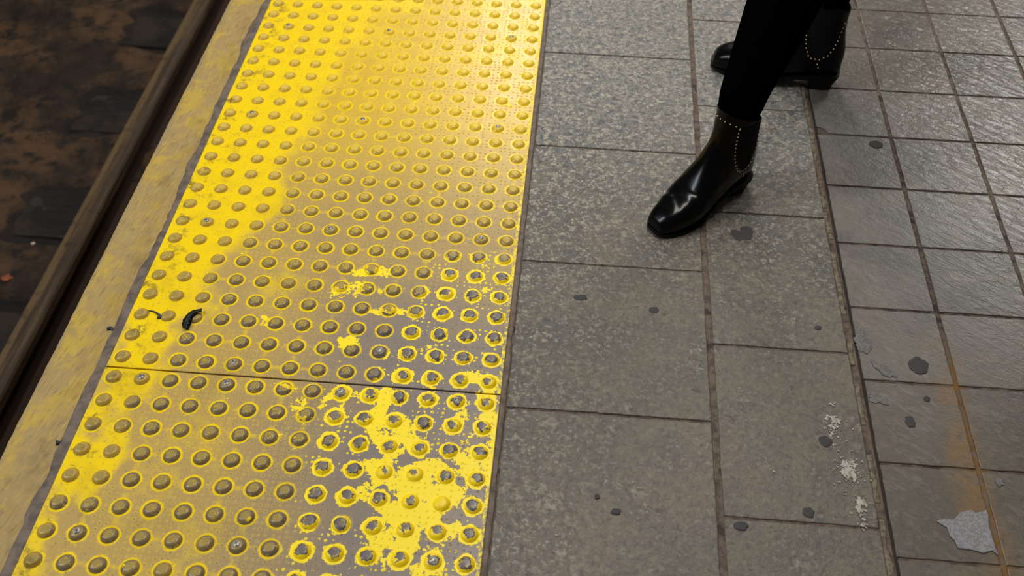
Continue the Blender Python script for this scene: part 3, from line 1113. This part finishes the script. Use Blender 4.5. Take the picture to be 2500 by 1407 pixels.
hp = [(-0.80, rh - 0.85), (-0.82, rh - 0.2), (-0.70, rh - 0.04), (-0.45, rh + 0.01), (0, rh + 0.03), (0.45, rh + 0.01), (0.70, rh - 0.04), (0.82, rh - 0.2), (0.80, rh - 0.85), (0.3, rh - 1.0), (-0.3, rh - 1.0)]
extr('rail_head', hp, RH)
extr('rail_web', [(-0.18, 0.4), (0.18, 0.4), (0.18, rh - 0.95), (-0.18, rh - 0.95)], SPK)
extr('rail_foot', [(-1.6, 0.0), (1.6, 0.0), (1.6, 0.22), (0.25, 0.5), (-0.25, 0.5), (-1.6, 0.22)], SPK)

bm = bmesh.new()
blob_bm(bm, 0, 0, 0.42, 0.32, 0.08, 4, rag=0.4)
o = link_mesh('fallen_leaf', bm, ORG)
o.location = W(-26.95, 28.32, -28.45)
tag(o, 'orange-brown leaf on the track bed at the left edge', 'leaf')
bm = bmesh.new()
blob_bm(bm, 0, 0, 0.26, 0.20, 0.08, 4, rag=0.4)
o = link_mesh('fallen_leaf', bm, LEAF)
o.location = W(-20.20, 20.90, -28.42)
tag(o, 'tiny bright green leaf lying against the foot of the rail', 'leaf')
bm = bmesh.new()
blob_bm(bm, 0, 0, 0.17, 0.13, 0.08, 4, rag=0.4)
o = link_mesh('paper_scrap', bm, PAP)
o.location = W(-26.44, 32.14, -28.45)
tag(o, 'tiny pale scrap of paper on the dark track bed', 'litter')


# ------------------------------------------------------------------ person: leggings and two studded ankle boots
# boot: cross-sections hung between a top/front line and a bottom/back line; x to the toe, z up, heel at x = 0
SEC = [
    # tx     tz     bx     bz     w     sq
    (.2640, .0200, .2640, .0120, .0100, 2.6),
    (.2610, .0290, .2625, .0075, .0180, 2.8),
    (.2530, .0370, .2560, .0060, .0235, 2.8),
    (.2400, .0440, .2420, .0055, .0290, 2.7),
    (.2200, .0510, .2210, .0055, .0350, 2.6),
    (.1980, .0580, .1960, .0060, .0405, 2.5),
    (.1780, .0660, .1700, .0085, .0430, 2.4),
    (.1620, .0790, .1420, .0140, .0410, 2.3),
    (.1490, .0940, .1120, .0210, .0375, 2.2),
    (.1385, .1090, .0800, .0270, .0355, 2.1),
    (.1305, .1230, .0430, .0290, .0350, 2.1),
    (.1240, .1360, .0055, .0330, .0345, 2.1),
    (.1190, .1490, .0015, .0560, .0345, 2.1),
    (.1160, .1610, .0020, .0820, .0350, 2.1),
    (.1145, .1730, .0080, .1080, .0365, 2.1),
    (.1130, .1850, .0120, .1310, .0370, 2.1),
    (.1130, .1980, .0130, .1510, .0375, 2.1),
    (.1140, .2060, .0125, .1640, .0380, 2.1),
]


def cr(p0, p1, p2, p3, t):
    return 0.5 * ((2 * p1) + (-p0 + p2) * t + (2 * p0 - 5 * p1 + 4 * p2 - p3) * t * t + (-p0 + 3 * p1 - 3 * p2 + p3) * t ** 3)


def sec_at(s):
    k = max(0, min(len(SEC) - 2, int(s)))
    t = s - k
    q = [SEC[max(0, min(len(SEC) - 1, k + d))] for d in (-1, 0, 1, 2)]
    return [cr(q[0][i], q[1][i], q[2][i], q[3][i], t) for i in range(6)]


def crease(x, y, z):
    """walking folds across the vamp, metres"""
    d = 0
    for x0, tilt, amp, wdt in ((0.207, 0.30, 0.0006, 0.0060), (0.190, -0.45, 0.0011, 0.0085), (0.170, 0.20, 0.0010, 0.0090)):
        xc = x0 + tilt * y + 0.003 * math.sin(y * 90 + x0 * 900)
        e = (x - xc) / wdt
        d += amp * (-math.exp(-e * e) + 0.7 * math.exp(-(e - 1.9) ** 2)) * math.exp(-(y / 0.033) ** 4)
    for x0, z0, r_, amp in ((0.135, 0.065, 0.012, 0.0016), (0.11, 0.085, 0.010, -0.0018), (0.06, 0.10, 0.014, -0.0012), (0.155, 0.045, 0.012, -0.0012)):
        d += amp * math.exp(-((x - x0) ** 2 + (z - z0) ** 2) / r_ ** 2)
    return d * sm((z - 0.02) / 0.02)


def boot_surface(bm, nr=170, ns=72, mirror=1):
    rings = []
    smax = len(SEC) - 1
    for i in range(nr + 1):
        s = smax * (i / nr)
        tx, tz, bx, bz, w, sq = sec_at(s)
        cx, cz = (tx + bx) / 2, (tz + bz) / 2
        ax, az = (tx - bx) / 2, (tz - bz) / 2
        ring = []
        flat = 1 - sm((s - 8.5) / 2.5)
        for k in range(ns):
            a = 2 * math.pi * k / ns
            ca, sa = math.cos(a), math.sin(a)
            e = 2 / sq
            u_ = math.copysign(abs(ca) ** e, ca)
            v_ = math.copysign(abs(sa) ** e, sa)
            # lower half squarer near the sole, upper half narrower over the instep
            if u_ < 0:
                v2 = math.copysign(abs(sa) ** (e * (1 - 0.55 * flat)), sa)
                ww = w
            else:
                v2, ww = v_, w * (1 - 0.10 * flat * u_)
            ww *= 1 + 0.10 * flat
            # last shape: the forefoot swings a little to the inside
            y = v2 * ww + mirror * 0.015 * sm((tx - 0.11) / 0.13) * flat
            x = cx + u_ * ax
            z = cz + u_ * az
            nrm = Vector((ax * 0.2, v2, abs(u_)))
            d = crease(x, y, z)
            if nrm.length:
                nrm.normalize()
            z += d * (0.3 + 0.7 * max(0, u_))
            y += d * v2
            ring.append(bm.verts.new((x, y, z)))
        rings.append(ring)
    for a, b in zip(rings, rings[1:]):
        for k in range(ns):
            bm.faces.new((a[k], a[(k + 1) % ns], b[(k + 1) % ns], b[k]))
    bm.faces.new(rings[0][::-1])
    # rolled collar and the inside of the shaft
    top = rings[-1]
    cen = sum((v.co for v in top), Vector()) / len(top)
    for sc, dz in ((0.985, 0.0020), (0.95, 0.0022), (0.92, -0.001), (0.90, -0.03)):
        ring = [bm.verts.new(cen + (v.co - cen) * sc + Vector((0, 0, dz))) for v in top]
        pr = rings[-1]
        for k in range(ns):
            bm.faces.new((pr[k], pr[(k + 1) % ns], ring[(k + 1) % ns], ring[k]))
        rings.append(ring)
    bm.faces.new(rings[-1])
    bmesh.ops.recalc_face_normals(bm, faces=bm.faces)


def outline(x, mirror):
    """half-width of the sole at x"""
    tab = [(-0.004, 0.004), (0.0, 0.007), (0.002, 0.014), (0.005, 0.020), (0.010, 0.0255), (0.018, 0.0298), (0.03, 0.0322), (0.06, 0.032), (0.10, 0.0325), (0.14, 0.0385), (0.17, 0.043), (0.195, 0.042),
           (0.22, 0.0370), (0.245, 0.0295), (0.258, 0.0235), (0.265, 0.0165), (0.2675, 0.010)]
    return lerp_tab(tab, x)


def sole_bm(mirror, x0, x1, zf, n=70, grow=0.0):
    """zf(x) -> (z low, z high)"""
    bm = bmesh.new()
    prev = None
    for i in range(n + 1):
        x = x0 + (x1 - x0) * (0.5 - 0.5 * math.cos(math.pi * i / n))
        h = outline(x, mirror) + grow
        yc = mirror * 0.015 * sm((x - 0.11) / 0.13)
        h *= 1 + 0.10 * sm((x - 0.06) / 0.06)
        zl, zh = zf(x)
        ring = [bm.verts.new((x, yc - h, zh)), bm.verts.new((x, yc + h, zh)), bm.verts.new((x, yc + h * 0.98, zl)), bm.verts.new((x, yc - h * 0.98, zl))]
        if prev:
            for k in range(4):
                bm.faces.new((prev[k], prev[(k + 1) % 4], ring[(k + 1) % 4], ring[k]))
        else:
            bm.faces.new(ring[::-1])
        prev = ring
    bm.faces.new(prev)
    bmesh.ops.recalc_face_normals(bm, faces=bm.faces)
    return bm


def zsole(x):
    lo = lerp_tab([(0, 0.024), (0.05, 0.023), (0.09, 0.020), (0.12, 0.012), (0.15, 0.003), (0.17, 0.0), (0.21, 0.0), (0.25, 0.003), (0.27, 0.006)], x)
    return lo, lo + 0.0062 + 0.003 * sm((0.10 - x) / 0.06)


STUD = None


def make_boot(parent, loc, rz, mirror, label, sx, sz):
    global STUD
    # the boot is ONE part of the person; its own pieces hang below it
    bm = bmesh.new()
    boot_surface(bm, mirror=mirror)
    tree = BVHTree.FromBMesh(bm)
    boot = link_mesh('ankle_boot', bm, LE, parent)
    sharp_by_angle(boot, 60)
    boot.location = loc
    boot.rotation_euler = (0, 0, rz)
    boot.scale = (sx, sx, sz)
    tag(boot, label)
    so = link_mesh('sole', sole_bm(mirror, 0.0, 0.2665, zsole, grow=-0.0005), LS, boot)
    sharp_by_angle(so, 35)
    hb = sole_bm(mirror, 0.002, 0.060, lambda x: (0.0, 0.0245), n=24, grow=-0.0030)
    for v in hb.verts:
        if v.co.z < 0.001:
            v.co.x = v.co.x * 0.80 + 0.010
            v.co.y *= 0.86
    he = link_mesh('heel', hb, LS, boot)
    sharp_by_angle(he, 35)

    def hit(x, z, sgn):
        h = tree.ray_cast(Vector((x, sgn * 0.2, z)), Vector((0, -sgn, 0)))
        return h[0], h[1]

    # elastic gores, one each side: a U-shaped patch
    for sgn in (1, -1):
        b = bmesh.new()
        g = {}
        nu, nv = 22, 30
        for i in range(nu + 1):
            for j in range(nv + 1):
                t = j / nv                       # 0 at the bottom of the U
                zc = 0.070 + t * (0.178 - 0.070)
                cxx = 0.055 + 0.006 * t
                half = 0.0265 * math.sqrt(min(1, t * 2.2)) * (0.9 + 0.1 * t)
                x = cxx + (2 * i / nu - 1) * max(half, 0.002)
                p, nrm = hit(x, zc, sgn)
                if p is None:
                    continue
                g[i, j] = b.verts.new(p + nrm * 0.0009 + Vector((0, 0, 0)))
        for i in range(nu):
            for j in range(nv):
                q = [g.get(k) for k in ((i, j), (i + 1, j), (i + 1, j + 1), (i, j + 1))]
                if all(q):
                    b.faces.new(q)
        bmesh.ops.recalc_face_normals(b, faces=b.faces)
        if b.faces:
            link_mesh('elastic_panel', b, GO, boot)
    # stud lines
    if STUD is None:
        b = bmesh.new()
        bmesh.ops.create_uvsphere(b, u_segments=12, v_segments=8, radius=0.0016)
        for v in b.verts:
            v.co.z *= 0.8
        STUD = bpy.data.meshes.new('stud')
        b.to_mesh(STUD)
        b.free()
        for p in STUD.polygons:
            p.use_smooth = True
        STUD.materials.append(BR.m)

    def put(p, nrm):
        o = bpy.data.objects.new('stud', STUD)
        COL.objects.link(o)
        o.parent = boot
        o.location = p + nrm * 0.0007
        o.rotation_euler = nrm.to_track_quat('Z', 'Y').to_euler()

    def walk(pts, gap):
        out = [Vector(pts[0])]
        for a, b_ in zip(pts, pts[1:]):
            a, b_ = Vector(a), Vector(b_)
            while (b_ - out[-1]).length > gap:
                d = b_ - out[-1]
                out.append(out[-1] + d.normalized() * gap)
        return out
    for sgn in (1, -1):
        u_line = [(0.086, 0.176), (0.0865, 0.160), (0.0855, 0.140), (0.084, 0.120), (0.082, 0.104), (0.077, 0.088), (0.069, 0.075), (0.057, 0.068),
                  (0.043, 0.072), (0.032, 0.084), (0.026, 0.100), (0.023, 0.118), (0.021, 0.135), (0.0195, 0.150)]
        for p2 in walk([(a + 0.004 if a > 0.05 else a + 0.001, b) for a, b in u_line], 0.0084):
            p, nrm = hit(p2.x, p2.y, sgn)
            if p:
                put(p, nrm)
        for p2 in ((0.0525, 0.061), (0.049, 0.053)):
            p, nrm = hit(p2[0], p2[1], sgn)
            if p:
                put(p, nrm)
    # across the front of the shaft below the collar
    for k in range(-4, 5):
        a = k / 4.0
        yy = 0.0335 * math.sin(a * 1.30)
        h = tree.ray_cast(Vector((0.3, yy, 0.190 - 0.012 * a * a)), Vector((-1, 0, 0)))
        if h[0]:
            put(h[0], h[1])
    return boot


person = empty('person', W(25.0, 15.0, 0))
tag(person, 'person standing on the stone slabs in black leggings and black studded ankle boots', 'person')
P0 = person.location


def place(px_, py_):
    return W(px_, py_, 0) - P0


B1, A1 = (22.65, 11.6), math.radians(219)
B2, A2 = (27.3, 18.67), math.radians(171.5)
make_boot(person, place(*B1), A1, 1, 'front boot with its toe to the lower left', 0.88, 0.97)
make_boot(person, place(*B2), A2, -1, 'rear boot with its toe to the left', 0.965, 1.07)

# leggings: one surface, two tapered legs rising to the hips
def leg_path(B, A, knee, hip):
    o = Vector((B[0] * U, B[1] * U, 0))
    fwd = Vector((math.cos(A), math.sin(A), 0))
    ank = o + fwd * 0.058 + Vector((0, 0, 0.160))
    top = o + fwd * 0.058 + Vector((0, 0, 0.205))
    knee, hip = Vector(knee), Vector(hip)
    return [(ank, 0.034), (top, 0.042)] + [(top.lerp(knee, t) + fwd * dx, r) for t, r, dx in
            ((0.10, 0.044, 0.0), (0.3, 0.054, -0.004), (0.55, 0.065, -0.010), (0.78, 0.062, -0.006), (1.0, 0.062, 0.006))] + \
        [(knee.lerp(hip, t), r) for t, r in ((0.2, 0.068), (0.5, 0.080), (0.8, 0.090), (1.0, 0.094))]


L1 = leg_path(B1, A1, (1.04, 0.62, 0.50), (1.13, 0.72, 0.90))
L2 = leg_path(B2, A2, (1.19, 0.80, 0.50), (1.21, 0.78, 0.90))
me = bpy.data.meshes.new('leggings')
pv = (L1[-1][0] + L2[-1][0]) / 2 + Vector((0, 0, 0.10))
verts = [pv] + [p for p, r in L1] + [p for p, r in L2] + [pv + Vector((0, 0, 0.12))]
rad = [(0.135, 0.115)] + [(r, r) for p, r in L1] + [(r, r) for p, r in L2] + [(0.125, 0.10)]
n1 = len(L1)
edges = [(i, i + 1) for i in range(1, n1)] + [(i, i + 1) for i in range(n1 + 1, n1 + len(L2))] + [(0, n1), (0, n1 + len(L2)), (0, len(verts) - 1)]
me.from_pydata([tuple(v - P0) for v in verts], edges, [])
lg = bpy.data.objects.new('leggings', me)
COL.objects.link(lg)
lg.parent = person
sk = lg.modifiers.new('skin', 'SKIN')
for i, sv in enumerate(me.skin_vertices[0].data):
    sv.radius = rad[i]
    sv.use_root = (i == 0)
ss = lg.modifiers.new('subdivision', 'SUBSURF')
ss.levels = ss.render_levels = 3
me.materials.append(TR.m)
dg = bpy.context.evaluated_depsgraph_get()
me2 = bpy.data.meshes.new_from_object(lg.evaluated_get(dg))
lg.modifiers.clear()
lg.data = me2
me2.name = 'leggings'
if not me2.materials:
    me2.materials.append(TR.m)
for p in me2.polygons:
    p.use_smooth = True
tag(lg, 'black close-fitting leggings')
